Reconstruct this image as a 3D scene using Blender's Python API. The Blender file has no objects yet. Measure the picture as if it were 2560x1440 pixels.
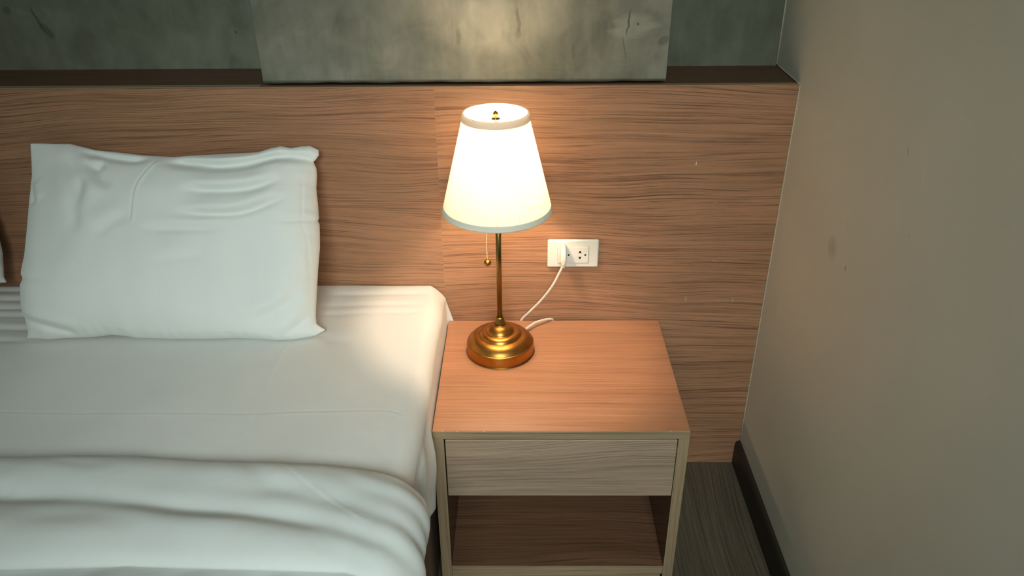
import bpy, bmesh, math, random
import numpy as np
from mathutils import Vector, Matrix
random.seed(7)
C = bpy.context.scene.collection
scene = bpy.context.scene

# ------------------------------------------------------------------ camera
def make_camera():
    pitch, yaw, roll, f = 0.5082, -0.0135, -0.0092, 1986.99
    cam = bpy.data.cameras.new('camera'); o = bpy.data.objects.new('camera', cam); C.objects.link(o)
    F = Vector((math.sin(yaw)*math.cos(pitch), math.cos(yaw)*math.cos(pitch), -math.sin(pitch)))
    r0 = Vector((math.cos(yaw), -math.sin(yaw), 0)); u0 = r0.cross(F)
    R = math.cos(roll)*r0 + math.sin(roll)*u0
    U = -math.sin(roll)*r0 + math.cos(roll)*u0
    m = Matrix((( R.x, U.x, -F.x, 0.0246), (R.y, U.y, -F.y, -1.62), (R.z, U.z, -F.z, 1.4332), (0, 0, 0, 1)))
    o.matrix_world = m
    cam.sensor_width = 36; cam.lens = f/2560*36; cam.clip_start = .05
    scene.camera = o
make_camera()

# ------------------------------------------------------------------ world, light, exposure
scene.view_settings.view_transform = 'Standard'
scene.view_settings.look = 'None'
scene.view_settings.gamma = 1
scene.view_settings.exposure = 0.0
w = bpy.data.worlds.new('world'); scene.world = w; w.use_nodes = True
bg = w.node_tree.nodes['Background']; bg.inputs[0].default_value = (.80, .93, .86, 1); bg.inputs[1].default_value = .17

def area(name, loc, target, sx, sy, power, col, spread=180):
    l = bpy.data.lights.new(name, 'AREA'); l.shape = 'RECTANGLE'; l.size = sx; l.size_y = sy
    l.energy = power; l.color = col; l.spread = math.radians(spread)
    o = bpy.data.objects.new(name, l); C.objects.link(o); o.location = loc
    o.rotation_euler = (Vector(target)-Vector(loc)).to_track_quat('-Z', 'Y').to_euler()
    return o
area('window_daylight', (.10, -2.95, 2.05), (-.06, -.30, .53), 1.1, 1.0, 6.6, (.86, .97, .95), 50)

# ------------------------------------------------------------------ helpers
def lin(r, g, b):
    f = lambda c: (c/255/12.92 if c/255 <= .04045 else ((c/255+.055)/1.055)**2.4)
    return (f(r), f(g), f(b), 1)

def mesh_obj(name, verts, faces, mat=None, parent=None, smooth=False):
    me = bpy.data.meshes.new(name); me.from_pydata([tuple(map(float, v)) for v in verts], [], faces); me.update()
    bm = bmesh.new(); bm.from_mesh(me); bmesh.ops.recalc_face_normals(bm, faces=bm.faces); bm.to_mesh(me); bm.free()
    return finish(name, me, mat, parent, smooth)

def finish(name, me, mat, parent, smooth):
    if mat: me.materials.append(mat)
    if smooth:
        for p in me.polygons: p.use_smooth = True
    o = bpy.data.objects.new(name, me); C.objects.link(o)
    if parent:
        o.parent = parent
        o.matrix_parent_inverse = Matrix.Translation(-parent.location)
    return o

def bm_obj(name, bm, mat=None, parent=None, smooth=False):
    me = bpy.data.meshes.new(name); bm.to_mesh(me); bm.free()
    return finish(name, me, mat, parent, smooth)

def box(bm, x0, x1, y0, y1, z0, z1, bevel=0, seg=2):
    r = bmesh.ops.create_cube(bm, size=1)
    vs = r['verts']
    for v in vs:
        v.co = Vector(((x0+x1)/2 + v.co.x*(x1-x0), (y0+y1)/2 + v.co.y*(y1-y0), (z0+z1)/2 + v.co.z*(z1-z0)))
    if bevel:
        es = list({e for v in vs for e in v.link_edges})
        bmesh.ops.bevel(bm, geom=es, offset=bevel, segments=seg, profile=.5, affect='EDGES')

def boxo(name, x0, x1, y0, y1, z0, z1, mat, parent=None, bevel=0, seg=2):
    bm = bmesh.new(); box(bm, x0, x1, y0, y1, z0, z1, bevel, seg)
    return bm_obj(name, bm, mat, parent)

def lathe(name, prof, cx, cy, mat, parent=None, n=96, closed=False, wob=None):
    vs, fs = [], []
    m = len(prof)
    for i, (r, z) in enumerate(prof):
        for k in range(n):
            a = 2*math.pi*k/n
            rr = max(r, 1e-5) if wob is None else wob(r, z, a)
            vs.append((cx+rr*math.cos(a), cy+rr*math.sin(a), z))
    for i in range(m-1 if not closed else m):
        j = (i+1) % m
        for k in range(n):
            l = (k+1) % n
            fs.append((i*n+k, i*n+l, j*n+l, j*n+k))
    o = mesh_obj(name, vs, fs, mat, parent, True)
    return o

def catmull(pts, n=10):
    P = [Vector(p) for p in pts]; P = [2*P[0]-P[1]] + P + [2*P[-1]-P[-2]]
    out = []
    for i in range(1, len(P)-2):
        for k in range(n):
            t = k/n
            out.append(.5*((2*P[i]) + (-P[i-1]+P[i+1])*t + (2*P[i-1]-5*P[i]+4*P[i+1]-P[i+2])*t*t + (-P[i-1]+3*P[i]-3*P[i+1]+P[i+2])*t**3))
    out.append(P[-2]); return out

def tube(name, pts, r, mat, parent=None, n=14, smooth=True, res=10):
    P = catmull(pts, res) if res else [Vector(p) for p in pts]
    rad = r if callable(r) else (lambda t: r)
    vs, fs = [], []
    up = Vector((.13, .31, .94)).normalized()
    for i, p in enumerate(P):
        t = (P[min(i+1, len(P)-1)]-P[max(i-1, 0)]).normalized()
        a = t.cross(up).normalized(); up = a.cross(t).normalized()
        rr = rad(i/(len(P)-1))
        for k in range(n):
            q = 2*math.pi*k/n
            vs.append(p + rr*(math.cos(q)*a + math.sin(q)*up))
    for i in range(len(P)-1):
        for k in range(n):
            l = (k+1) % n
            fs.append((i*n+k, i*n+l, (i+1)*n+l, (i+1)*n+k))
    fs.append(tuple(range(n))); fs.append(tuple(range((len(P)-1)*n, len(P)*n)))
    return mesh_obj(name, vs, fs, mat, parent, smooth)

def thing(name, label, cat, loc):
    o = bpy.data.objects.new(name, None); C.objects.link(o); o.location = loc
    o.empty_display_size = .05
    o['label'] = label; o['category'] = cat
    return o
def tag(o, label, cat): o['label'] = label; o['category'] = cat; return o
def structure(o): o['kind'] = 'structure'; return o

# ------------------------------------------------------------------ materials
class NT:
    def __init__(s, name):
        s.m = bpy.data.materials.new(name); s.m.use_nodes = True
        s.t = s.m.node_tree; s.b = s.t.nodes['Principled BSDF']; s.out = s.t.nodes['Material Output']
    def n(s, typ, **kw):
        o = s.t.nodes.new(typ)
        for k, v in kw.items():
            if k in o.inputs.keys(): 
                if hasattr(v, 'is_linked'): s.t.links.new(v, o.inputs[k])
                else: o.inputs[k].default_value = v
            else: setattr(o, k, v)
        return o
    def link(s, a, b): s.t.links.new(a, b)
    def math(s, op, a, b=None):
        o = s.t.nodes.new('ShaderNodeMath'); o.operation = op
        for i, v in enumerate((a, b)):
            if v is None: continue
            if hasattr(v, 'is_linked'): s.link(v, o.inputs[i])
            else: o.inputs[i].default_value = v
        return o.outputs[0]
    def pos(s):
        return s.t.nodes.new('ShaderNodeNewGeometry').outputs['Position']
    def comb(s, x, y, z):
        o = s.t.nodes.new('ShaderNodeCombineXYZ')
        for i, v in enumerate((x, y, z)):
            if hasattr(v, 'is_linked'): s.link(v, o.inputs[i])
            else: o.inputs[i].default_value = v
        return o.outputs[0]
    def noise(s, vec, scale=1, detail=3, rough=.5, dist=0):
        o = s.n('ShaderNodeTexNoise', Scale=scale, Detail=detail, Roughness=rough, Distortion=dist)
        s.link(vec, o.inputs['Vector']); return o.outputs['Fac']
    def ramp(s, fac, stops, interp='LINEAR'):
        o = s.t.nodes.new('ShaderNodeValToRGB'); o.color_ramp.interpolation = interp
        e = o.color_ramp.elements
        while len(e) > 1: e.remove(e[-1])
        for i, (p, c) in enumerate(stops):
            if not isinstance(c, tuple): c = (c, c, c, 1)
            x = e[0] if i == 0 else e.new(p)
            x.position = p; x.color = c
        s.link(fac, o.inputs[0]); return o.outputs[0]
    def mix(s, fac, a, b, mode='MIX'):
        o = s.t.nodes.new('ShaderNodeMix'); o.data_type = 'RGBA'; o.blend_type = mode
        for i, v in ((0, fac), (6, a), (7, b)):
            if hasattr(v, 'is_linked'): s.link(v, o.inputs[i])
            else: o.inputs[i].default_value = v
        return o.outputs[2]
    def bump(s, h, strength, dist):
        o = s.n('ShaderNodeBump', Strength=strength, Distance=dist); s.link(h, o.inputs['Height'])
        s.link(o.outputs[0], s.b.inputs['Normal'])

def wood(name, dark, mid, light, axis='x', seed=0., freq=1., rough=.42, streak=.75, wave=1., marks=()):
    s = NT(name)
    sep = s.t.nodes.new('ShaderNodeSeparateXYZ'); s.link(s.pos(), sep.inputs[0])
    X, Y, Z = sep.outputs
    if axis == 'x': along, a, b = X, s.math('ADD', Z, Y), s.math('SUBTRACT', Y, Z)
    elif axis == 'z': along, a, b = Z, s.math('ADD', X, Y), s.math('SUBTRACT', Y, X)
    else: along, a, b = Y, s.math('ADD', X, Z), s.math('SUBTRACT', Z, X)
    # slow waviness of the grain
    n1 = s.noise(s.comb(s.math('MULTIPLY', along, .9), s.math('MULTIPLY', a, 2.6), seed), 1, 2, .5)
    n2 = s.noise(s.comb(s.math('MULTIPLY', along, 5.), s.math('MULTIPLY', a, 14.), seed+3), 1, 2, .5)
    aw = s.math('ADD', a, s.math('ADD', s.math('MULTIPLY', s.math('SUBTRACT', n1, .5), .17*wave), s.math('MULTIPLY', s.math('SUBTRACT', n2, .5), .003*wave)))
    coarse = s.noise(s.comb(s.math('MULTIPLY', along, 3.4), s.math('MULTIPLY', aw, 270*freq), seed+7), 1, 4, .62)
    fine = s.noise(s.comb(s.math('MULTIPLY', along, 40.), s.math('MULTIPLY', aw, 950*freq), seed+11), 1, 3, .6)
    thin = s.noise(s.comb(s.math('MULTIPLY', along, 4.4), s.math('MULTIPLY', aw, 420*freq), seed+19), 1, 2, .5)
    big = s.noise(s.comb(s.math('MULTIPLY', along, 2.2), s.math('MULTIPLY', aw, 42), seed+23), 1, 4, .6)
    v = s.math('ADD', s.math('MULTIPLY', coarse, .60), s.math('MULTIPLY', fine, .22))
    v = s.math('ADD', v, s.math('MULTIPLY', big, .30))
    col = s.ramp(v, [(.33, dark), (.54, mid), (.74, light)])
    st = s.ramp(thin, [(.30, 1.), (.48, 0.)])
    col = s.mix(s.math('MULTIPLY', st, streak), col, dark)
    tone = s.noise(s.comb(s.math('MULTIPLY', along, 2.), s.math('MULTIPLY', aw, 9), seed+31), 1, 2, .5)
    col = s.mix(s.math('MULTIPLY', s.ramp(tone, [(.45, 0.), (.65, 1.)]), .35), col, tuple(c*k for c, k in zip(mid[:3], (.72, .80, .78)))+(1,))
    for (mx, mz, hw, hh, st) in marks:
        q = s.math('ADD', s.math('POWER', s.math('ABSOLUTE', s.math('DIVIDE', s.math('SUBTRACT', X, mx), hw)), 2.), s.math('POWER', s.math('ABSOLUTE', s.math('DIVIDE', s.math('SUBTRACT', Z, mz), hh)), 2.))
        col = s.mix(s.math('MULTIPLY', s.ramp(q, [(.3, 1.), (1., 0.)]), st), col, lin(214, 202, 180))
    s.link(col, s.b.inputs['Base Color'])
    s.b.inputs['Roughness'].default_value = rough
    s.b.inputs['Specular IOR Level'].default_value = .35
    s.bump(s.math('ADD', s.math('MULTIPLY', coarse, .6), fine), .25, .0006)
    return s.m

W_HEAD = wood('headboard_laminate', lin(84, 59, 43), lin(158, 115, 86), lin(180, 136, 104), 'x', 0)
W_HEAD2 = wood('headboard_laminate_right', lin(86, 59, 43), lin(162, 118, 88), lin(184, 138, 105), 'x', 4.3,
    marks=[(.4000, .8362, .0009, .0042, .9), (.3995, .8325, .0042, .0011, .9), (.452, .744, .006, .0007, .4), (.463, .60, .002, .002, .4), (.47, .598, .0035, .0006, .4), (.41, .50, .0012, .008, .35), (.52, .497, .0012, .008, .35)])
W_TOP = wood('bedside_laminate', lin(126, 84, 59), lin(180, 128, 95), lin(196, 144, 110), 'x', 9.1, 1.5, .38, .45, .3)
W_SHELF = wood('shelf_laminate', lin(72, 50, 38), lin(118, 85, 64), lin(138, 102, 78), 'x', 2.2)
W_DRAWER = wood('drawer_laminate', lin(112, 92, 78), lin(160, 136, 115), lin(180, 157, 133), 'x', 6.6)
W_EDGE = wood('edge_band_along', lin(110, 92, 70), lin(150, 129, 101), lin(168, 147, 117), 'x', 1.6, 1., .5, .5, .3)
W_EDGEZ = wood('edge_band_upright', lin(110, 92, 70), lin(150, 129, 101), lin(168, 147, 117), 'z', 1.6, 1., .5, .3, .3)
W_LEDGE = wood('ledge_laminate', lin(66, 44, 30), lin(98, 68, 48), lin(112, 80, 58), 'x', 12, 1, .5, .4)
W_BASE = wood('bed_base_laminate', lin(96, 78, 66), lin(124, 103, 88), lin(134, 112, 97), 'z', 12, 1, .5, .3, .3)
W_FLOOR = wood('floor_laminate', lin(58, 51, 42), lin(94, 85, 71), lin(118, 108, 91), 'y', 3, .7, .55, .5, .8)

def concrete(name, base, light, dark, marks=()):
    s = NT(name); P = s.pos()
    sep = s.t.nodes.new('ShaderNodeSeparateXYZ'); s.link(P, sep.inputs[0]); X, Y, Z = sep.outputs
    big = s.noise(P, 4.5, 5, .55, .6)
    mid = s.noise(P, 13, 6, .6, 1.2)
    vert = s.noise(s.comb(s.math('MULTIPLY', X, 26), Y, s.math('MULTIPLY', Z, 5)), 1, 5, .6)
    cloud = s.noise(s.comb(s.math('MULTIPLY', X, 9), Y, s.math('MULTIPLY', Z, 6)), 1, 4, .5, .5)
    fine = s.noise(P, 160, 3, .6)
    v = s.math('ADD', s.math('MULTIPLY', big, .5), s.math('ADD', s.math('MULTIPLY', mid, .25), s.math('MULTIPLY', vert, .25)))
    col = s.ramp(v, [(.36, dark), (.5, base), (.64, light)])
    pat = s.ramp(cloud, [(.50, 0.), (.56, 1.), (.72, .3)])
    col = s.mix(s.math('MULTIPLY', pat, .24), col, light)
    d2 = s.ramp(s.noise(s.comb(s.math('MULTIPLY', X, 18), Y, s.math('MULTIPLY', Z, 6)), 1, 3, .6, 1.), [(.66, 0.), (.72, 1.)])
    col = s.mix(s.math('MULTIPLY', d2, .35), col, dark)
    # individual stains and cracks: (x, z, half width, half height, tilt, colour, strength)
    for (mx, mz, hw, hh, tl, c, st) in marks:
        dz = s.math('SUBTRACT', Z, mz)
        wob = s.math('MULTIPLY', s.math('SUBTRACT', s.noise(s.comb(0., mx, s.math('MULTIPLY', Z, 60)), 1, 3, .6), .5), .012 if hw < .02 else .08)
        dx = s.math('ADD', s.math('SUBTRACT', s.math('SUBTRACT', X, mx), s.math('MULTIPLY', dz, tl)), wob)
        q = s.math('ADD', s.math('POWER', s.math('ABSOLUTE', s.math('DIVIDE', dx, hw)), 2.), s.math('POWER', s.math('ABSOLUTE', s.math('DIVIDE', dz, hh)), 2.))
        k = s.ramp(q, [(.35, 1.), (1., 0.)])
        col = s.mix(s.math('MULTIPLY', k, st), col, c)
    s.link(col, s.b.inputs['Base Color']); s.b.inputs['Roughness'].default_value = .62
    s.b.inputs['Specular IOR Level'].default_value = .3
    s.bump(s.math('ADD', s.math('MULTIPLY', mid, .8), s.math('MULTIPLY', fine, .15)), .3, .004)
    return s.m
DK = lin(62, 62, 50); LT = lin(168, 166, 150)
CONC = concrete('polished_concrete', lin(114, 114, 100), lin(140, 139, 124), lin(88, 89, 75), [
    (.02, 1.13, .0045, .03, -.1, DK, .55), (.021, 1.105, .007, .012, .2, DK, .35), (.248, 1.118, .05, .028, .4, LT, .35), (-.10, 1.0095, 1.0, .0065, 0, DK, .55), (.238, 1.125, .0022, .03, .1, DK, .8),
    (.232, 1.075, .0016, .03, -.2, DK, .5), (.256, 1.122, .003, .003, 0, DK, .8), (.31, 1.09, .012, .012, .5, DK, .45), (-.10, 1.10, .006, .02, 0, DK, .35), (.13, 1.07, .004, .02, 0, DK, .3)])
CONC_D = concrete('recessed_concrete', lin(104, 106, 90), lin(122, 124, 108), lin(84, 85, 70), [
    (-1.03, 1.11, .004, .03, -.35, DK, .6), (-1.015, 1.085, .012, .02, -.5, DK, .5), (-1.09, 1.13, .01, .01, 0, DK, .5), (-.60, 1.08, .004, .004, 0, DK, .6)])

def paint():
    s = NT('olive_grey_paint'); P = s.pos()
    big = s.noise(P, 2.2, 3, .5, .5); fine = s.noise(P, 220, 3, .6)
    col = s.ramp(big, [(.3, lin(212, 211, 195)), (.7, lin(220, 219, 202))])
    sep = s.t.nodes.new('ShaderNodeSeparateXYZ'); s.link(P, sep.inputs[0]); X, Y, Z = sep.outputs
    for (my, mz, hw, hh, tl, c, st) in [(-.5572, 1.0174, .0012, .012, .1, lin(232, 228, 210), .8), (-.3367, .8456, .0012, .03, .1, lin(232, 228, 210), .55),
                                        (-.4966, 1.0358, .0016, .008, .5, lin(84, 78, 64), .7), (-.3084, .785, .025, .025, 0, lin(160, 150, 130), .4),
                                        (-.56, .93, .003, .003, 0, lin(190, 170, 140), .6), (-.38, .78, .005, .007, 0, lin(112, 104, 84), .5)]:
        dz = s.math('SUBTRACT', Z, mz); dx = s.math('SUBTRACT', s.math('SUBTRACT', Y, my), s.math('MULTIPLY', dz, tl))
        q = s.math('ADD', s.math('POWER', s.math('ABSOLUTE', s.math('DIVIDE', dx, hw)), 2.), s.math('POWER', s.math('ABSOLUTE', s.math('DIVIDE', dz, hh)), 2.))
        k = s.ramp(q, [(.1, 1.), (1., 0.)]); col = s.mix(s.math('MULTIPLY', k, st), col, c)
    s.link(col, s.b.inputs['Base Color']); s.b.inputs['Roughness'].default_value = .55
    s.bump(fine, .12, .0008); return s.m
PAINT = paint()

def plain(name, col, rough=.5, metal=0, bump=None, sheen=0, spec=.5):
    s = NT(name); s.b.inputs['Base Color'].default_value = col; s.b.inputs['Roughness'].default_value = rough
    s.b.inputs['Metallic'].default_value = metal; s.b.inputs['Specular IOR Level'].default_value = spec
    P = s.pos(); n = s.noise(P, 60, 2)
    s.link(s.mix(n, col, tuple(c*.94 for c in col[:3])+(1,)), s.b.inputs['Base Color'])
    if bump: s.bump(s.noise(P, bump[0], 3), bump[1], bump[2])
    if sheen: s.b.inputs['Sheen Weight'].default_value = sheen
    return s.m
DARK = plain('dark_skirting', lin(42, 38, 28), .5)
GAP = plain('dark_joint', lin(30, 32, 26), .8)
CAULK = plain('pale_sealant', lin(188, 182, 160), .6)
WHITE = plain('white_plastic', lin(226, 222, 210), .32)
HOLE = plain('socket_recess', lin(22, 17, 10), .7)
CORD = plain('white_cord', lin(226, 216, 198), .4)

def linen(name, col):
    s = NT(name); P = s.pos()
    big = s.noise(P, 5, 3)
    c2 = tuple(c*.95 for c in col[:3])+(1,)
    s.link(s.ramp(big, [(.3, c2), (.7, col)]), s.b.inputs['Base Color'])
    s.b.inputs['Roughness'].default_value = .85; s.b.inputs['Specular IOR Level'].default_value = .2
    s.b.inputs['Sheen Weight'].default_value = .15
    n = s.noise(P, 34, 4, .55, .6); f = s.noise(P, 900, 2)
    s.bump(s.math('ADD', n, s.math('MULTIPLY', f, .03)), .18, .004)
    return s.m
LINEN = linen('white_linen', lin(212, 216, 212)); SHEET = linen('white_sheet', lin(222, 222, 216)); PILLOW = linen('white_pillowcase', lin(228, 231, 226))

def brass():
    s = NT('antique_brass'); P = s.pos()
    n = s.noise(P, 30, 3)
    s.link(s.ramp(n, [(.3, lin(166, 116, 54)), (.7, lin(184, 132, 64))]), s.b.inputs['Base Color'])
    s.b.inputs['Metallic'].default_value = 1; s.b.inputs['Roughness'].default_value = .34
    return s.m
BRASS = brass()
BRASS_POLE = plain('brushed_brass_pole', lin(142, 120, 70), .28, 1)

def shade(name, dcol, tcol, tfac):
    s = NT(name)
    d = s.n('ShaderNodeBsdfDiffuse', Color=dcol); t = s.n('ShaderNodeBsdfTranslucent', Color=tcol)
    m = s.t.nodes.new('ShaderNodeMixShader'); m.inputs[0].default_value = tfac
    s.link(d.outputs[0], m.inputs[1]); s.link(t.outputs[0], m.inputs[2]); s.link(m.outputs[0], s.out.inputs[0])
    n = s.noise(s.pos(), 800, 2)
    b = s.n('ShaderNodeBump', Strength=.1, Distance=.0005); s.link(n, b.inputs['Height']); s.link(b.outputs[0], d.inputs['Normal'])
    return s.m
SHADE = shade('pleated_shade_fabric', lin(244, 240, 228), lin(255, 250, 240), .37)
def pleat_lines(m, cx, cy, n):
    # the cloth lies double where a pleat folds over, so it lets less light through there
    t = m.node_tree; s = NT.__new__(NT); s.t = t; s.m = m
    sep = t.nodes.new('ShaderNodeSeparateXYZ'); s.link(s.pos(), sep.inputs[0])
    a = s.math('ARCTAN2', s.math('SUBTRACT', sep.outputs[1], cy), s.math('SUBTRACT', sep.outputs[0], cx))
    jit = s.noise(s.comb(s.math('MULTIPLY', a, 14.), 0., 0.), 1, 2)
    w_ = s.math('ABSOLUTE', s.math('SINE', s.math('ADD', s.math('MULTIPLY', a, n/2), s.math('MULTIPLY', jit, 1.6))))
    amp = s.noise(s.comb(s.math('MULTIPLY', a, 30.), 3., 0.), 1, 2)
    k = s.math('MULTIPLY', s.ramp(w_, [(.0, 1.), (.45, .0)]), s.math('ADD', .15, amp))
    tr = [x for x in t.nodes if x.type == 'BSDF_TRANSLUCENT'][0]
    s.link(s.mix(k, lin(255, 250, 240), lin(190, 176, 154)), tr.inputs['Color'])
TRIM = shade('shade_binding', lin(232, 230, 218), lin(246, 228, 198), .30)
TRIM_LOW = shade('shade_lower_binding', lin(226, 228, 214), lin(244, 232, 206), .15)
def glow():
    s = NT('lit_bulb'); e = s.n('ShaderNodeEmission', Strength=430.); e.inputs[0].default_value = (1, .76, .545, 1)
    s.link(e.outputs[0], s.out.inputs[0]); return s.m
BULB = glow()

# ------------------------------------------------------------------ the room
ZH, XW, D = 1.0021, .5933, .17
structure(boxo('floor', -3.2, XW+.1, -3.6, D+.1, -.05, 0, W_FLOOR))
structure(boxo('wall_back', -3.2, XW, D, D+.1, 0, 2.7, CONC_D))
structure(boxo('wall_right', XW, XW+.1, -3.6, D+.1, 0, 2.7, PAINT))

# concrete slab standing proud of the back wall, its lower edge trowelled unevenly
def slab():
    bm = bmesh.new(); n = 90; x0, x1 = -.5059, .3213
    rows = []
    for i in range(n+1):
        x = x0+(x1-x0)*i/n
        zb = ZH+.006+.0006*math.sin(x*31)+.0005*math.sin(x*83+1)
        rows.append([bm.verts.new((x, .012, 2.7)), bm.verts.new((x, .012, zb+.004)), bm.verts.new((x, .015, zb)), bm.verts.new((x, D+.0, zb)), bm.verts.new((x, D, 2.7))])
    for a, b in zip(rows, rows[1:]):
        for k in range(5):
            l = (k+1) % 5; bm.faces.new((a[k], b[k], b[l], a[l]))
    bm.faces.new(rows[0]); bm.faces.new(rows[-1])
    bmesh.ops.recalc_face_normals(bm, faces=bm.faces)
    return bm_obj('wall_pilaster', bm, CONC)
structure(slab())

def baseboard():
    prof = [(0, 0), (-.013, 0), (-.013, .062), (-.011, .070), (-.007, .0745), (0, .076)]
    vs, fs = [], []
    for y in (-.0005, -3.6):
        for (dx, z) in prof: vs.append((XW+dx, y, z))
    k = len(prof)
    for i in range(k): j = (i+1) % k; fs.append((i, j, j+k, i+k))
    fs.append(tuple(range(k))); fs.append(tuple(range(k, 2*k)))
    return mesh_obj('baseboard_right', vs, fs, DARK)
structure(baseboard())
# bead of sealant where the headboard and ledge meet the side wall
t = structure(tube('trim_1', [(XW-.0005, -.001, .076), (XW-.0005, -.001, .5), (XW-.0005, -.001, ZH)], .0015, CAULK, None, 8, True, 4))
t = structure(tube('trim_2', [(XW-.0005, 0.0, ZH+.0015), (XW-.0005, .08, ZH+.0015), (XW-.0005, D-.001, ZH+.0015)], .0015, CAULK, None, 8, True, 4))
t = structure(tube('trim_3', [(XW-.001, D-.001, ZH+.002), (XW-.001, D-.001, 1.6), (XW-.001, D-.001, 2.69)], .002, CAULK, None, 8, True, 4))

# ------------------------------------------------------------------ headboard
hb = tag(thing('headboard', '', '', (-1.3, .01, 0)), 'wide brown wood-grain headboard panelling along the concrete wall, with a ledge on top', 'headboard')
SX = -.1542
boxo('front_panel', -3.1, SX-.00005, 0, .02, .001, ZH, W_HEAD, hb)
boxo('front_panel', SX+.00005, XW-.001, 0, .02, .001, ZH, W_HEAD2, hb)
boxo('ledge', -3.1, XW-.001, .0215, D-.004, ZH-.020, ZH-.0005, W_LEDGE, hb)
boxo('back_strip', -3.1, XW-.001, D-.004, D-.0005, ZH-.020, ZH-.012, GAP, hb)
o = boxo('edge_band', -3.1, -.512, .0005, .019, ZH+.0001, ZH+.0022, W_EDGE, hb, .0005, 1)
o['label'] = 'grey-green strip along the top edge'
o = boxo('edge_band', -.512, XW-.002, .0002, .006, ZH+.0001, ZH+.0012, W_EDGE, hb)

# ------------------------------------------------------------------ bedside table
X0, X1, YF, YB, ZT = -.1481, .3485, -.4197, -.0102, .4485
ns = tag(thing('bedside_table', '', '', (.1, -.215, 0)), 'square wood-grain bedside table with one drawer over an open shelf, beside the bed', 'bedside table')
TB, TT, SI = ZT-.0185, ZT, .0215
boxo('top_panel', X0, X1, YF+.0012, YB, TB, TT, W_TOP, ns, .0008, 1)
for a, b in ((X0, X0+SI), (X1-SI, X1)):
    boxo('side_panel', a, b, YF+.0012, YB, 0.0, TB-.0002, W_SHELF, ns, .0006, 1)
    o = boxo('edge_band', a, b, YF, YF+.0011, 0.001, TB-.0006, W_EDGEZ, ns, .0004, 1); o['label'] = 'grey-olive upright front edging'
o = boxo('edge_band', X0, X1, YF, YF+.0011, TB, TT, W_EDGE, ns, .0004, 1); o['label'] = 'grey-olive front edging of the top'
dr = boxo('drawer', X0+SI+.0025, X1-SI-.0015, YF-.001, YF+.017, .2845, TB-.0025, W_DRAWER, ns, .0008, 1)
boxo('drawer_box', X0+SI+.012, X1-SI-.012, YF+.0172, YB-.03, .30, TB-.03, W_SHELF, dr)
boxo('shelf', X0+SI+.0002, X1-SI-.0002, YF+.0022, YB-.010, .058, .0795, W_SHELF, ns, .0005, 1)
o = boxo('edge_band', X0+SI+.0005, X1-SI-.0005, YF+.0005, YF+.002, .058, .080, W_EDGE, ns); o['label'] = 'grey-olive front edging of the shelf'
boxo('plinth', X0+SI+.0002, X1-SI-.004, YF+.004, YF+.02, .001, .0575, W_EDGE, ns)
boxo('back_panel', X0+SI+.0002, X1-SI-.0002, YB-.009, YB-.0005, .01, TB-.0005, W_SHELF, ns)
# worn chips along the front edge of the top
CHIP = plain('chip_pale', lin(196, 188, 166), .7)
for px in (-.128, -.10, -.048, .31):
    bm = bmesh.new(); bmesh.ops.create_icosphere(bm, subdivisions=2, radius=.0011, matrix=Matrix.Translation((px, YF+.0006, TT)))
    o = bm_obj('edge_chip', bm, CHIP, ns); o['label'] = 'pale worn chip on the front edge'

# ------------------------------------------------------------------ table lamp
LX, LY = -.0225, -.1373
lamp = tag(thing('table_lamp', '', '', (LX, LY, ZT)), 'lit brass table lamp with a pleated cream shade, standing on the bedside table', 'lamp')
z = ZT
prof = [(0, z+.0006), (.0700, z+.0006), (.0722, z+.0007), (.0734, z+.0014), (.0738, z+.003), (.0740, z+.010), (.0740, z+.0185), (.0738, z+.0215), (.0736, z+.0228), (.0738, z+.0240), (.0734, z+.0256), (.0722, z+.0266),
        (.0710, z+.0272), (.0690, z+.0300), (.0655, z+.0345), (.0610, z+.0385), (.0560, z+.0415), (.0510, z+.0432), (.0485, z+.0438), (.0474, z+.0436), (.0466, z+.0428), (.0458, z+.0428),
        (.0450, z+.0445), (.0430, z+.0478), (.0400, z+.0503), (.0360, z+.0520), (.0335, z+.0524), (.0325, z+.0520), (.0315, z+.0519), (.0305, z+.0530),
        (.0290, z+.0565), (.0262, z+.0605), (.0225, z+.0642), (.0190, z+.0668), (.0165, z+.0685), (.0155, z+.0695), (.0147, z+.0705), (.0138, z+.0704), (.0128, z+.0690), (.0, z+.0685)]
def dens(p, n=3):
    return [tuple(v) for v in [(q.x, q.y) for q in catmull([(a, b, 0) for a, b in p], n)]]
lathe('base', [(max(0, a), b) for a, b in dens(prof, 3)], LX, LY, BRASS, lamp, 128)
lathe('neck', [(.0, z+.0690), (.0118, z+.0692), (.0116, z+.0712), (.0100, z+.0790), (.0090, z+.0850), (.0084, z+.0868), (.0066, z+.0874), (0, z+.0874)], LX, LY, BRASS_POLE, lamp, 64)
lathe('pole', [(0, z+.0870), (.0058, z+.0872), (.0058, z+.380), (.0, z+.3802)], LX, LY, BRASS_POLE, lamp, 48)
lathe('socket', [(0, z+.3800), (.010, z+.3803), (.017, z+.383), (.0175, z+.412), (.016, z+.415), (.015, z+.441), (0, z+.4412)], LX, LY, BRASS, lamp, 48)
# bulb
zb = z+.441
lathe('bulb', [(0, zb), (.012, zb+.0003), (.013, zb+.006), (.017, zb+.014), (.0215, zb+.024), (.0225, zb+.033), (.0200, zb+.042), (.013, zb+.050), (.005, zb+.0535), (0, zb+.054)], LX, LY, BULB, lamp, 32)
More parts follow.
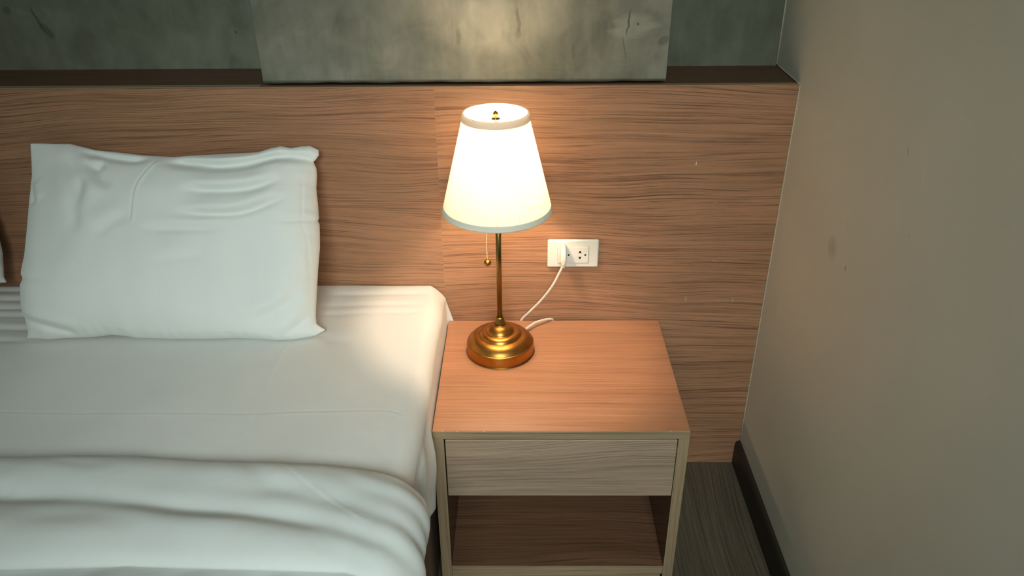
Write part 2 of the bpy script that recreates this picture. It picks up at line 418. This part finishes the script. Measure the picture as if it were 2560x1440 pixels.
# shade
ZS0, ZS1, RS0, RS1 = .7895, .9885, .1095, .0622
SXc = LX-.0012
NP = 118
pleat_lines(SHADE, SXc, LY, NP)
def pleat(r, zz, a):
    return r + .0016*abs(math.sin(NP*a/2))**.7*(1 if r > 0 else 0)
sh = []
NR = 24
for i in range(NR+1):
    t = i/NR; sh.append((RS0+(RS1-RS0)*t - .0006, ZS0+.004+(ZS1-ZS0-.006)*t))
so = lathe('lamp_shade', sh, SXc, LY, SHADE, lamp, NP*8, False, pleat)
sol = so.modifiers.new('thickness', 'SOLIDIFY'); sol.thickness = .0005
def band(name, za, zb_, out, rnd):
    f = lambda zz: RS0+(RS1-RS0)*(zz-ZS0)/(ZS1-ZS0)
    p = [(f(za)-.0012, za), (f(za)+out*.6, za-.0008), (f(za)+out, za+.0012), (f((za+zb_)/2)+out*1.05, (za+zb_)/2), (f(zb_)+out, zb_-.001), (f(zb_)+out*.5, zb_+.0006), (f(zb_)-.0012, zb_)]
    return lathe(name, p, SXc, LY, TRIM if za > .9 else TRIM_LOW, so, 128, True)
o = band('shade_trim', ZS0-.0008, ZS0+.0102, .0026, 0); o['label'] = 'plain bottom binding of the shade'
o = band('shade_trim', ZS1-.0115, ZS1+.001, .0026, 0); o['label'] = 'plain top binding of the shade'
# spider and finial
bm = bmesh.new()
for k in range(3):
    a = 2*math.pi*k/3+.5
    r_ = bmesh.ops.create_cone(bm, cap_ends=True, segments=8, radius1=.0008, radius2=.0008, depth=RS1-.001,
        matrix=Matrix.Translation((SXc+math.cos(a)*(RS1-.001)/2, LY+math.sin(a)*(RS1-.001)/2, .9790)) @ Matrix.Rotation(a, 4, 'Z') @ Matrix.Rotation(math.pi/2, 4, 'Y'))
bm_obj('shade_spider', bm, WHITE, so, True)
lathe('finial', [(0, .9755), (.0085, .9758), (.0090, .9772), (.0080, .9785), (.0040, .9795), (.0036, .9815), (.0056, .9835), (.0058, .9865), (.0048, .9890), (.0018, .9925), (0, .9935)], SXc, LY, BRASS, so, 32)
lathe('harp_rod', [(0, z+.4955), (.0022, z+.4957), (.0022, .9756), (0, .9757)], SXc, LY, BRASS, lamp, 16)
# pull chain
bm = bmesh.new(); cxx, cyy = -.0458, LY-.006
zz = .680
while zz < .90:
    bmesh.ops.create_uvsphere(bm, u_segments=10, v_segments=6, radius=.0015, matrix=Matrix.Translation((cxx-.0006+.0004*math.sin(zz*60), cyy, zz))); zz += .0031
ch = bm_obj('pull_chain', bm, plain('chain_metal', lin(240, 226, 190), .3, 1), lamp, True)
bm = bmesh.new(); bmesh.ops.create_uvsphere(bm, u_segments=32, v_segments=20, radius=.0077, matrix=Matrix.Translation((cxx, cyy, .6715)))
bmesh.ops.create_cone(bm, cap_ends=True, segments=16, radius1=.0032, radius2=.0018, depth=.003, matrix=Matrix.Translation((cxx, cyy, .6797)))
o = bm_obj('pull_knob', bm, BRASS, ch, True); o['label'] = 'round brass ball at the end of the chain'
bm = bmesh.new(); box(bm, cxx-.002, LX-.014, cyy-.002, cyy+.002, .8995, .9035)
bm_obj('chain_arm', bm, BRASS, lamp)
# cord: out of the base, over the back edge of the table, up to the plug
cord = tube('power_cord', [(.028, -.078, ZT+.0105), (.036, -.0625, ZT+.0098), (.0555, -.041, ZT+.0118), (.0700, -.0300, ZT+.0112), (.0830, -.0205, ZT+.0090), (.0940, -.0118, ZT+.0045), (.0990, -.0066, ZT-.0040), (.099, -.0052, ZT-.05), (.088, -.0052, ZT-.12),
    (.050, -.0052, ZT-.155), (.018, -.0052, ZT-.11), (.0125, -.0055, ZT-.05), (.0235, -.0085, ZT-.002), (.0438, -.016, .4761), (.0705, -.024, .5121), (.0946, -.031, .552), (.1115, -.0352, .5915), (.1172, -.0366, .6060)], .0029, CORD, lamp, 14, True, 12)
# plug: flat upright body with a strain relief
def plug():
    bm = bmesh.new()
    secs = [(-.0085, 0.0, .0), (-.009, .004, .0)]
    # outline in y-z, extruded in x with a soft edge
    out = [(-.0046, .650), (-.016, .6525), (-.026, .652), (-.034, .646), (-.040, .634), (-.0425, .620), (-.0420, .612), (-.0300, .610), (-.020, .614), (-.010, .620), (-.0046, .624)]
    L = []
    for x, k in ((-.0066, .86), (-.0050, .96), (-.002, 1.), (.002, 1.), (.0050, .96), (.0066, .86)):
        cy = sum(p[0] for p in out)/len(out); cz = sum(p[1] for p in out)/len(out)
        L.append([bm.verts.new((.1185+x, min(cy+(p[0]-cy)*k, -.0046), cz+(p[1]-cz)*k)) for p in out])
    for a, b in zip(L, L[1:]):
        for i in range(len(out)):
            j = (i+1) % len(out); bm.faces.new((a[i], a[j], b[j], b[i]))
    bm.faces.new(L[0]); bm.faces.new(L[-1])
    bmesh.ops.recalc_face_normals(bm, faces=bm.faces)
    return bm_obj('plug', bm, CORD, cord, True)
pg = plug(); sb = pg.modifiers.new('soft', 'SUBSURF'); sb.levels = 2; sb.render_levels = 2
tube('strain_relief', [(.1186, -.037, .6155), (.1190, -.0370, .6100), (.1194, -.0368, .6045)], lambda t: .0058-.0018*t, CORD, cord, 18, True, 4)

# ------------------------------------------------------------------ wall socket
oc = tag(thing('wall_socket', '', '', (.142, 0, .622)), 'white double wall socket on the headboard with the lamp plugged in', 'socket')
boxo('cover_plate', .0842, .1998, -.0080, -.0001, .5885, .6580, WHITE, oc, .0040, 4)
boxo('socket_insert', .1068, .1768, -.0096, -.0078, .6005, .6420, WHITE, oc, .0008, 2)
boxo('insert_joint', .1061, .1775, -.0083, -.0079, .5998, .6427, plain('joint_grey', lin(176, 166, 140), .6), oc)
def slot(cx, cz, up):
    bm = bmesh.new(); p = []
    w, h = .0032, .0060
    prof_ = [(-w*1.15, 0), (w*1.15, 0), (w*.62, h*.45)] + [(w*.62*math.cos(a), h*.55+w*.75*math.sin(a)) for a in [i*math.pi/6 for i in range(0, 7)]] + [(-w*.62, h*.45)]
    a = [bm.verts.new((cx+x, -.0100, cz+up*zz_)) for x, zz_ in prof_]; b = [bm.verts.new((cx+x, -.0094, cz+up*zz_)) for x, zz_ in prof_]
    bm.faces.new(a); bm.faces.new(b)
    for i in range(len(a)): j = (i+1) % len(a); bm.faces.new((a[i], a[j], b[j], b[i]))
    bmesh.ops.recalc_face_normals(bm, faces=bm.faces)
    return bm_obj('socket_slot', bm, HOLE, oc)
slot(.1577, .6262, 1); slot(.1574, .6165, -1)
for cx in (.1318, .1695):
    bm = bmesh.new(); bmesh.ops.create_cone(bm, cap_ends=True, segments=20, radius1=.0022, radius2=.0022, depth=.0006, matrix=Matrix.Translation((cx, -.0097, .6213)) @ Matrix.Rotation(math.pi/2, 4, 'X'))
    bm_obj('earth_hole', bm, HOLE, oc)


# ------------------------------------------------------------------ soft furnishings
def polydist(P, line):
    """signed distance to a polyline (left side positive), the fraction along it, and whether inside its ends"""
    L = np.array([tuple(v)[:2] for v in (catmull([(a, b, 0) for a, b in line], 6) if len(line) > 2 else [Vector((a, b, 0)) for a, b in line])])
    seg = L[1:]-L[:-1]; ln = np.hypot(seg[:, 0], seg[:, 1]); cum = np.concatenate([[0], np.cumsum(ln)])
    best = np.full(len(P), 1e9); sd = np.zeros(len(P)); tt = np.zeros(len(P))
    for i in range(len(seg)):
        d = P-L[i]; t = np.clip((d@seg[i])/(ln[i]**2), 0, 1)
        q = d-t[:, None]*seg[i]; r = np.hypot(q[:, 0], q[:, 1])
        sg = np.sign(seg[i][0]*d[:, 1]-seg[i][1]*d[:, 0])
        m = r < best; best[m] = r[m]; sd[m] = (r*sg)[m]; tt[m] = ((cum[i]+t*ln[i])/cum[-1])[m]
    return sd, tt
def fold(P, line, a, w, ridge=.8, side=1, taper=.25, ends=(1, 1)):
    w = w*1.25; ridge = ridge*.7
    """a valley of depth a along the line with a soft ridge on one side of it"""
    d, t = polydist(P, line); d = d*side
    k = np.ones(len(P))
    if ends[0]: k = k*np.clip(t/taper, 0, 1)
    if ends[1]: k = k*np.clip((1-t)/taper, 0, 1)
    k = k*k*(3-2*k)
    return k*a*(-np.exp(-(d/w)**2) + ridge*np.exp(-((d-1.9*w)/(1.5*w))**2))
def crease(P, line, a, w, taper=.1):
    d, t = polydist(P, line); k = np.clip(t/taper, 0, 1)*np.clip((1-t)/taper, 0, 1)
    return k*a*np.exp(-(d/w)**2)
def wnoise(X, Y, seed, n=14, lo=3, hi=22):
    rs = np.random.RandomState(seed); o = np.zeros_like(X)
    for i in range(n):
        f = lo*(hi/lo)**rs.rand(); an = rs.rand()*math.pi; ph = rs.rand()*6.28
        o += np.sin((X*math.cos(an)+Y*math.sin(an))*f*6.28/3+ph + .8*np.sin(X*5+Y*4+i))/(f**.9)
    return o

PT = [(-1.0015, 0.408), (-0.9762, 0.4079), (-0.9468, 0.4069), (-0.9173, 0.4068), (-0.8962, 0.4016), (-0.8625, 0.3931), (-0.8121, 0.3878), (-0.7617, 0.3817), (-0.7197, 0.379), (-0.6979, 0.378), (-0.6611, 0.3804), (-0.6108, 0.3827), (-0.5606, 0.3849), (-0.5188, 0.3873), (-0.4938, 0.3955), (-0.4746, 0.3996), (-0.4537, 0.3953), (-0.4353, 0.3986), (-0.4144, 0.4001), (-0.396, 0.3909)]
PR = [(-0.396, 0.3909), (-0.3952, 0.38), (-0.4018, 0.3708), (-0.4068, 0.3658), (-0.4009, 0.3533), (-0.3992, 0.3366), (-0.4008, 0.3115), (-0.3964, 0.2698), (-0.3947, 0.249), (-0.3972, 0.2424), (-0.3938, 0.2365), (-0.3929, 0.2116), (-0.3928, 0.1866), (-0.3968, 0.1368), (-0.3991, 0.0871), (-0.4006, 0.0457), (-0.3989, 0.0308), (-0.3922, 0.025), (-0.3797, 0.0167)]
PB = [(-0.3797, 0.0167), (-0.4004, 0.0043), (-0.4378, -0.0039), (-0.4751, -0.0063), (-0.5084, -0.0029), (-0.5583, -0.0011), (-0.6248, -0.0027), (-0.6914, -0.0025), (-0.7665, -0.0007), (-0.7999, 0.0051), (-0.825, 0.0068), (-0.8583, 0.0027), (-0.9001, 0.0003), (-0.9502, -0.0037), (-1.0038, -0.0011)]
PL = [(-1.0038, -0.0011), (-1.0006, 0.0138), (-1.0123, 0.072), (-1.0136, 0.112), (-1.0079, 0.1244), (-1.0123, 0.1344), (-1.0115, 0.1428), (-1.006, 0.1719), (-1.0019, 0.2387), (-0.9994, 0.3057), (-0.9964, 0.3392), (-0.9985, 0.3727), (-1.0015, 0.408)]
F1 = [(-0.7187, 0.3639), (-0.6324, 0.3551), (-0.5822, 0.3499), (-0.5329, 0.3547), (-0.467, 0.3745), (-0.4143, 0.3709)]
F2 = [(-0.6713, 0.3026), (-0.5818, 0.2989), (-0.5159, 0.3053), (-0.45, 0.3293)]
F3 = [(-0.681, 0.2542), (-0.5982, 0.2506), (-0.5323, 0.2554), (-0.4665, 0.2801), (-0.4332, 0.29)]
F4 = [(-0.7468, 0.2203), (-0.6314, 0.2216), (-0.5488, 0.2246)]
F5 = [(-0.7188, 0.3673), (-0.7394, 0.3305), (-0.7492, 0.2979), (-0.7502, 0.232)]
F6 = [(-0.8979, 0.3974), (-0.8708, 0.3847), (-0.7817, 0.3675), (-0.7314, 0.3723)]
F7 = [(-0.8261, 0.3636), (-0.8511, 0.341)]
F8 = [(-0.997, 0.3224), (-0.9746, 0.2721)]
F9 = [(-1.0002, 0.0412), (-0.9204, 0.0211), (-0.8642, 0.0052)]
F10 = [(-0.4217, 0.3325), (-0.4196, 0.2366), (-0.4112, 0.2033), (-0.4075, 0.1203), (-0.4089, 0.0374)]
F11 = [(-0.8703, 0.3386), (-0.8738, 0.2717), (-0.8605, 0.2048)]
F12 = [(-0.827, 0.2047), (-0.7855, 0.2379), (-0.7521, 0.2503)]
F13 = [(-0.5252, 0.0377), (-0.4754, 0.0541), (-0.4174, 0.0954)]
F14 = [(-0.4596, 0.2368), (-0.4038, 0.2432)]
def resample(line, n):
    L = np.array(line); s = np.concatenate([[0], np.cumsum(np.hypot(*(L[1:]-L[:-1]).T))]); s /= s[-1]
    q = np.linspace(0, 1, n); return np.stack([np.interp(q, s, L[:, 0]), np.interp(q, s, L[:, 1])], 1)

PY0, PZ0, PY1, PZ1 = -.238, .546, -.035, .890
PLEN = math.hypot(PY1-PY0, PZ1-PZ0)
def pillow_mesh():
    NU, NV = 260, 180
    top = resample(PT, NU); bot = resample(PB[::-1], NU); lef = resample(PL, NV); rig = resample(PR[::-1], NV)
    u = np.linspace(0, 1, NU)[None, :, None]; v = np.linspace(0, 1, NV)[:, None, None]
    # outline detail fades inside: blend the traced edges towards their smooth trend
    S = (1-v)*bot[None]+v*top[None] + (1-u)*lef[:, None]+u*rig[:, None] - ((1-u)*(1-v)*bot[0]+u*(1-v)*bot[-1]+(1-u)*v*top[0]+u*v*top[-1])
    P = S.reshape(-1, 2); U = np.broadcast_to(u[..., 0], (NV, NU)).ravel(); V = np.broadcast_to(v[..., 0], (NV, NU)).ravel()
    e = lambda t, p, q: np.clip(1-np.abs(2*t-1)**p, 0, 1)**q
    prof = e(U, 4.5, .62)*e(V, 3.2, .62)
    lump = 1+.10*np.sin(U*5+1)*np.sin(V*4)+.05*np.sin(U*11+V*7)
    # fuller towards the bottom, slack at the upper left corner
    lump *= (1.14-.30*V); lump *= 1-.45*np.exp(-((U)/.25)**2-((V-1)/.3)**2)
    hf = .074*prof*lump
    em = np.clip(np.minimum(np.minimum(U, 1-U)*6, np.minimum(V, 1-V)*5), 0, 1)
    g = np.zeros(len(P))
    g += fold(P, F1, .0085, .0085, .7, 1, .2, (1, 0))
    g += fold(P, F2, .0058, .0075, .8, 1, .3)
    g += fold(P, F3, .0052, .0070, .8, 1, .3)
    g += fold(P, F4, .0026, .0070, .7, 1, .35)
    g += fold(P, F6, .0055, .0065, .8, 1, .25)
    g += fold(P, F7, .0032, .0085, .6, -1, .3) + fold(P, F8, .0045, .0080, .6, 1, .3)
    g += fold(P, F9, .0050, .0070, .8, 1, .3, (0, 1)) + fold(P, F11, .0030, .012, .6, 1, .3)
    g += fold(P, F12, .0020, .010, .6, 1, .3) + fold(P, F13, .0028, .009, .6, 1, .3) + fold(P, F14, .0014, .005, .6, 1, .2, (1, 0))
    g += fold(P, [(-.93, .385), (-.88, .33), (-.86, .26)], .0030, .012, .5, -1, .3) + fold(P, [(-.62, .352), (-.54, .362), (-.46, .384)], .0035, .006, .6, -1, .3)
    g += fold(P, [(-.80, .30), (-.84, .34), (-.88, .37)], .0035, .009, .6, 1, .3)
    g += fold(P, [(-.72, .15), (-.66, .163), (-.60, .168)], .0012, .008, .5, 1, .3)
    g += fold(P, [(-.47, -.005), (-.44, .02), (-.405, .05)], .0022, .006, .6, 1, .3)
    g -= crease(P, F10, .0007, .0026); g += crease(P, F5, .0016, .0028) - crease(P, [(a-.006, b) for a, b in F5], .0010, .003)
    g -= crease(P, [(a+.0085, b) for a, b in F10], .0004, .0022)
    g += .0020*wnoise(P[:, 0]*2.2, P[:, 1]*2.2, 4)*em
    # tiny puckers along the seams
    g += .0010*np.sin(P[:, 0]*210+np.sin(P[:, 0]*37)*2)*np.exp(-((V)/.05)**2) + .0009*np.sin(P[:, 1]*230)*np.exp(-((1-U)/.04)**2)
    hf = hf + 2.2*g*np.clip(prof*2.2, 0, 1)
    hb = -.050*prof*lump*(.55+.45*V)
    dy, dz = (PY1-PY0)/PLEN, (PZ1-PZ0)/PLEN
    def place(h):
        x = P[:, 0]; y = PY0+P[:, 1]*dy - h*dz; zz_ = PZ0+P[:, 1]*dz + h*dy
        return np.stack([x, y, zz_], 1)
    A = place(hf); B = place(hb)
    B[:, 2] = np.maximum(B[:, 2], .5475); B[:, 1] = np.minimum(B[:, 1], -.004)
    A[:, 2] = np.maximum(A[:, 2], .5475); A[:, 1] = np.minimum(A[:, 1], -.006)
    idx = np.arange(NU*NV).reshape(NV, NU); bd = np.zeros((NV, NU), bool); bd[0] = bd[-1] = True; bd[:, 0] = bd[:, -1] = True
    bidx = np.where(bd, idx, idx+NU*NV)
    vs = np.concatenate([A, B]); fs = []
    for j in range(NV-1):
        for i in range(NU-1):
            fs.append((idx[j, i], idx[j, i+1], idx[j+1, i+1], idx[j+1, i]))
            fs.append((bidx[j, i], bidx[j+1, i], bidx[j+1, i+1], bidx[j, i+1]))
    fs = [tuple(int(k) for k in f) for f in fs]
    used = sorted({k for f in fs for k in f}); mp = {k: i for i, k in enumerate(used)}
    return vs[used], [tuple(mp[k] for k in f) for f in fs]
pv, pf = pillow_mesh()
pc = np.array([-.70, -.16, .546])
pil = mesh_obj('pillow', pv-pc, pf, PILLOW, None, True); pil.location = pc
tag(pil, 'plump creased white pillow, wholly in view, leaning against the headboard', 'pillow')
pil['group'] = 'pillows on the bed'
p2 = pil.copy(); C.objects.link(p2)
p2.scale = (-1, 1, 1); p2.location = (-1.438, .012, .633); p2.rotation_euler = (math.radians(29), math.radians(3), 0)
p2['label'] = 'white pillow at the left edge of the photo, only its corner showing beside the headboard'

# bed section: flat top, rounded edge, upright side
XE, RB, ZB = -.153, .034, .5421
def section(s, off, r=RB):
    s = np.asarray(s, float); q = r*math.pi/2
    th = np.clip(s/r, 0, math.pi/2)
    x = np.where(s <= 0, XE-r+s, XE-r+r*np.sin(th)); zz_ = np.where(s <= 0, ZB, ZB-r+r*np.cos(th)) - np.clip(s-q, 0, None)
    nx, nz = np.sin(th), np.cos(th)
    return x+nx*off, zz_+nz*off, nx, nz
def grid_faces(nv, nu, flip=False):
    fs = []
    for j in range(nv-1):
        for i in range(nu-1):
            a = j*nu+i; f = (a, a+1, a+nu+1, a+nu); fs.append(f[::-1] if flip else f)
    return fs
def sheet_like(name, Pfront, nv, nu, thick, mat, smooth=True):
    """closed cloth from an outer grid and the same grid pushed inwards"""
    me = bpy.data.meshes.new(name); me.from_pydata([tuple(map(float, p)) for p in Pfront], [], grid_faces(nv, nu)); me.update()
    o = finish(name, me, mat, None, smooth)
    m = o.modifiers.new('thickness', 'SOLIDIFY'); m.thickness = thick; m.offset = -1
    return o

SHL = [(-1.9, -0.478), (-0.9949, -0.4786), (-0.9217, -0.4787), (-0.701, -0.4825), (-0.4822, -0.4862), (-0.3755, -0.4795), (-0.2314, -0.4762), (-0.1939, -0.4855), (-0.171, -0.4969)]
SHD = [(-0.4496, -0.192), (-0.455, -0.254), (-0.4586, -0.4426), (-0.4579, -0.5866)]
def make_sheet():
    s = np.concatenate([np.linspace(-1.9, -1.05, 30)[:-1], np.linspace(-1.05, 0, 300)[:-1], np.linspace(0, RB*math.pi/2, 22)[:-1], RB*math.pi/2+np.linspace(0, 1, 44)*.17])
    y = np.concatenate([-.0035-np.linspace(0, .72, 260)[:-1], np.linspace(-.7235, -2.06, 60)])
    nu, nv = len(s), len(y); S_, Y_ = np.meshgrid(s, y); S_ = S_.ravel(); Y_ = Y_.ravel()
    q = RB*math.pi/2
    # the hem on the side
    hem = np.interp(-Y_, [0, .38, .41, .435, .47, .545, .60, .75, 2.1], [.345, .338, .336, .318, .302, .328, .34, .30, .30])
    dn = np.clip((S_-q)/.17, 0, 1); S2 = np.where(S_ > q, q+dn*(ZB-RB-hem), S_)
    P = np.stack([XE-RB+S2, Y_], 1)
    g = np.zeros(len(P))
    lft = np.clip((-.95-P[:, 0])/.10, 0, 1); rgt = np.clip((P[:, 0]+.44)/.08, 0, 1)*np.clip((-.17-P[:, 0])/.06, 0, 1)
    ww = .012*np.sin(P[:, 0]*5+1)
    for yy, a in ((-.035, .0035), (-.078, .0035), (-.118, .003), (-.150, .0026), (-.200, .003), (-.245, .002)):
        d = Y_-yy-ww*.5
        g += a*lft*(-np.exp(-(d/.008)**2)+.7*np.exp(-((d-.016)/.012)**2))
    for yy, a in ((-.05, .0020), (-.10, .0012), (-.135, .0012)):
        d = Y_-yy-.04*(P[:, 0]+.3); g += a*rgt*(-np.exp(-(d/.009)**2)+.7*np.exp(-((d-.018)/.013)**2))
    g += crease(P, [(a, b-.003) for a, b in SHL], .0005, .003, .02) - crease(P, SHL, .0007, .0026, .02)
    g += crease(P, SHD, .0010, .003) - crease(P, [(a+.006, b) for a, b in SHD], .0007, .004)
    g += crease(P, [(-.54, -.21), (-.56, -.35), (-.60, -.46)], .0005, .003)
    g += fold(P, [(-.42, -.20), (-.37, -.24), (-.31, -.25)], .0018, .012, .5, 1, .3)
    g += fold(P, [(-.23, -.53), (-.21, -.585), (-.185, -.62)], .0012, .012, .6, 1, .3)
    g += .0022*wnoise(P[:, 0]*1.2, P[:, 1]*1.2, 9)
    # long soft tension folds running down the rounded edge and the side
    e = np.exp(-((S2-.03)/.05)**2)
    g += e*.0016*np.sin(Y_*26+2*np.sin(Y_*9))
    off = g
    x, zz_, nx, nz = section(S2, off)
    ds = np.clip(S2-q, 0, None)
    # loose side: swells past the corner of the bedside table, tucked tail next to the headboard
    sw = np.clip((-.425-Y_)/.03, 0, 1)
    x += sw*(.0075*np.sin(np.clip(ds/.16, 0, 1)*2.4)+.004*np.sin(Y_*55+ds*12))*np.clip(ds/.02, 0, 1)
    tail = np.clip((Y_+.0095)/.004, 0, 1)
    x += tail*np.clip((ds-.004)/.060, 0, 1)*.0165
    hid = (Y_ > -.42)&(ds > 0); x[hid & (tail < .01)] = np.minimum(x[hid & (tail < .01)], -.1515)
    kc = np.exp(-(Y_/.05)**2)*np.sin(2*np.clip(S2/RB, 0, math.pi/2)); x -= .0052*kc; zz_ -= .0048*kc
    # gentle inward lean of the side and end of the top near the headboard drops a little
    zz_ -= .004*np.exp(-((Y_+.0)/.012)**2)
    fm = Y_ < -.66; zz_[fm] -= .001
    return sheet_like('fitted_sheet', np.stack([x, Y_, zz_], 1), nv, nu, .0012, SHEET)
fs_ = make_sheet(); tag(fs_, 'smooth white fitted sheet stretched over the mattress under the pillow', 'sheet')

bed = tag(thing('bed', '', '', (-1.1, -1.0, 0)), 'low wide bed on a grey-brown panelled base, against the headboard', 'bed')
boxo('bed_base', -2.05, -.1635, -2.04, -.006, .002, .345, W_BASE, bed, .001, 1)
bm = bmesh.new(); box(bm, -2.05, XE-.006, -2.04, -.008, .3455, ZB-.009, .034, 6)
bm_obj('mattress', bm, SHEET, bed, True)

# ---- blanket: a body lying over the sheet and a folded-back flap along its upper edge
VALLEY = [(-1.9, -.703), (-0.8745, -0.707), (-0.7791, -0.7104), (-0.6356, -0.7164), (-0.4728, -0.7424), (-0.3182, -0.7609), (-0.2048, -0.7959), (-0.1613, -0.8263), (-.13, -.87)]
DIAG = [(-0.381, -0.6288), (-0.2906, -0.7041), (-0.1996, -0.779)]
SOFT = [(-0.4593, -0.6288), (-0.4209, -0.6479), (-0.371, -0.6883), (-0.3341, -0.698), (-.27, -.70)]
MINOR = [(-0.76, -0.638), (-0.6712, -0.6507), (-0.6095, -0.6489)]
RX = [-1.9, -0.9643, -0.833, -0.7357, -0.6168, -0.4999, -0.4006, -0.3018, -0.2352, -0.1949, -0.1609, -.10, -.04, .04, .13]
RY = [-.619, -0.6189, -0.617, -0.613, -0.6121, -0.6249, -0.6288, -0.6337, -0.6432, -0.6545, -0.6711, -.672, -.640, -.610, -.59]
FX = [-1.9, -0.8165, -0.7048, -0.6054, -0.5295, -0.4535, -0.3685, -0.2221, -0.1695, -0.1543, -.10, .0, .13]
FY = [-.841, -0.841, -0.8394, -0.8356, -0.8326, -0.8354, -0.8381, -0.8435, -0.8608, -0.871, -.90, -.94, -.96]
def make_flap():
    s = np.concatenate([np.linspace(-1.9, -1.0, 26)[:-1], np.linspace(-1.0, 0, 250)[:-1], np.linspace(0, .19, 60)])
    t = np.concatenate([np.linspace(0, .1, 24)[:-1], np.linspace(.1, .9, 96)[:-1], np.linspace(.9, 1, 22)])
    nu, nv = len(s), len(t); S_, T_ = np.meshgrid(s, t); S_ = S_.ravel(); T_ = T_.ravel()
    XX = XE-RB+S_
    ry = np.interp(XX, RX, RY); fy = np.interp(XX, FX, FY); L = ry-fy
    Y_ = ry-T_*L; d0 = T_*L; d1 = (1-T_)*L
    P = np.stack([XX, Y_], 1)
    rnd = lambda d, r: np.sqrt(np.clip(1-(1-np.clip(d/r, 0, 1))**2, 0, 1))
    h = .0015+.024*rnd(d0, .045)
    fr = .002+.040*rnd(d1, .115)
    h = -np.log(np.exp(-h/.006)+np.exp(-fr/.006))*.006; h = np.maximum(h, .0005)
    # the two swells either side of the long valley
    dv, tv = polydist(P, VALLEY)
    g = .009*np.exp(-((Y_-fy-.060)/.036)**2)
    g += .006*np.exp(-((d0-.045)/.03)**2)
    near = np.clip((-.12-XX)/.1, 0.15, 1)
    g += -.015*np.exp(-((dv+.002)/.020)**2)*np.interp(XX, [-1.9, -.80, -.62, -.5, -.3, -.2, .1], [1, .9, .55, .9, 1, .7, .3])
    g += fold(P, SOFT, .0032, .014, .6, 1, .3) + fold(P, MINOR, .0018, .009, .7, -1, .4)
    g += fold(P, [(-.36, -.668), (-.28, -.672), (-.22, -.690)], .0016, .012, .5, 1, .3) + fold(P, [(-.42, -.70), (-.32, -.715), (-.22, -.75)], .0016, .012, .5, 1, .3)
    g += fold(P, [(-.75, -.775), (-.62, -.765), (-.5, -.785)], .0035, .016, .6, 1, .3) + fold(P, [(-.45, -.790), (-.34, -.785), (-.22, -.815)], .0022, .014, .6, 1, .3)
    g += fold(P, [(-1.0, -.66), (-.86, -.668), (-.76, -.66)], .003, .014, .6, 1, .3)
    g += crease(P, DIAG, .0006, .0022) - crease(P, [(a-.004, b-.004) for a, b in DIAG], .0004, .003)
    g += .0035*wnoise(XX*1.3, Y_*2., 21)
    # folds turning over the edge and running down the side
    k = np.clip((S_+.10)/.12, 0, 1)
    g += k*.0022*np.sin((Y_+.25*S_)*75+1.5*np.sin(S_*14)) + k*.0012*np.sin((Y_+.5*S_)*150)
    lim = np.minimum(rnd(d0, .03), rnd(d1, .045))
    off = np.maximum(h+g*lim, .003+0*h)
    r = RB+.012
    x, zz_, nx, nz = section(S_, off)
    ds = np.clip(S_-RB*math.pi/2, 0, None)
    x -= np.clip(ds/.10, 0, 1)*np.clip(off-.006, 0, 1)*.8 + .02*ds
    return sheet_like('turned_down_flap', np.stack([x, Y_, zz_], 1), nv, nu, .0028, LINEN)
def make_body():
    s = np.concatenate([np.linspace(-1.9, -1.0, 26)[:-1], np.linspace(-1.0, 0, 170)[:-1], np.linspace(0, .19, 40)])
    y = np.concatenate([np.linspace(0, .12, 14)[:-1], np.linspace(.12, .36, 60)[:-1], np.linspace(.36, 1.43, 50)])
    nu, nv = len(s), len(y); S_, T_ = np.meshgrid(s, y); S_ = S_.ravel(); T_ = T_.ravel()
    XX = XE-RB+S_; Y_ = np.interp(XX, RX, RY)-.012-T_
    fy = np.interp(XX, FX, FY)
    P = np.stack([XX, Y_], 1)
    g = .005*wnoise(XX*1.6, Y_*2, 33)*np.clip((fy-Y_+.02)/.05, 0, 1)
    for a in (-.60, -.47, -.36, -.28):
        g += fold(P, [(a+.03, -.835), (a, -.875), (a-.04, -.93)], .0018, .014, .8, 1, .3, (0, 1))
    g += np.clip((fy-Y_)/.03, 0, 1)*.006
    off = np.clip(.0022+g*1.0, .002, .02)
    x, zz_, nx, nz = section(S_, off)
    ds = np.clip(S_-RB*math.pi/2, 0, None); x -= np.clip(ds/.10, 0, 1)*np.clip(off-.004, 0, 1)*.8 + .02*ds
    return sheet_like('blanket_body', np.stack([x, Y_, zz_], 1), nv, nu, .0006, LINEN)
bl = tag(thing('blanket', '', '', (-1.1, -.9, ZB)), 'white blanket with its upper edge folded back, draped over the bed and its side', 'blanket')
for o in (make_flap(), make_body()):
    o.parent = bl; o.matrix_parent_inverse = Matrix.Translation(-bl.location)
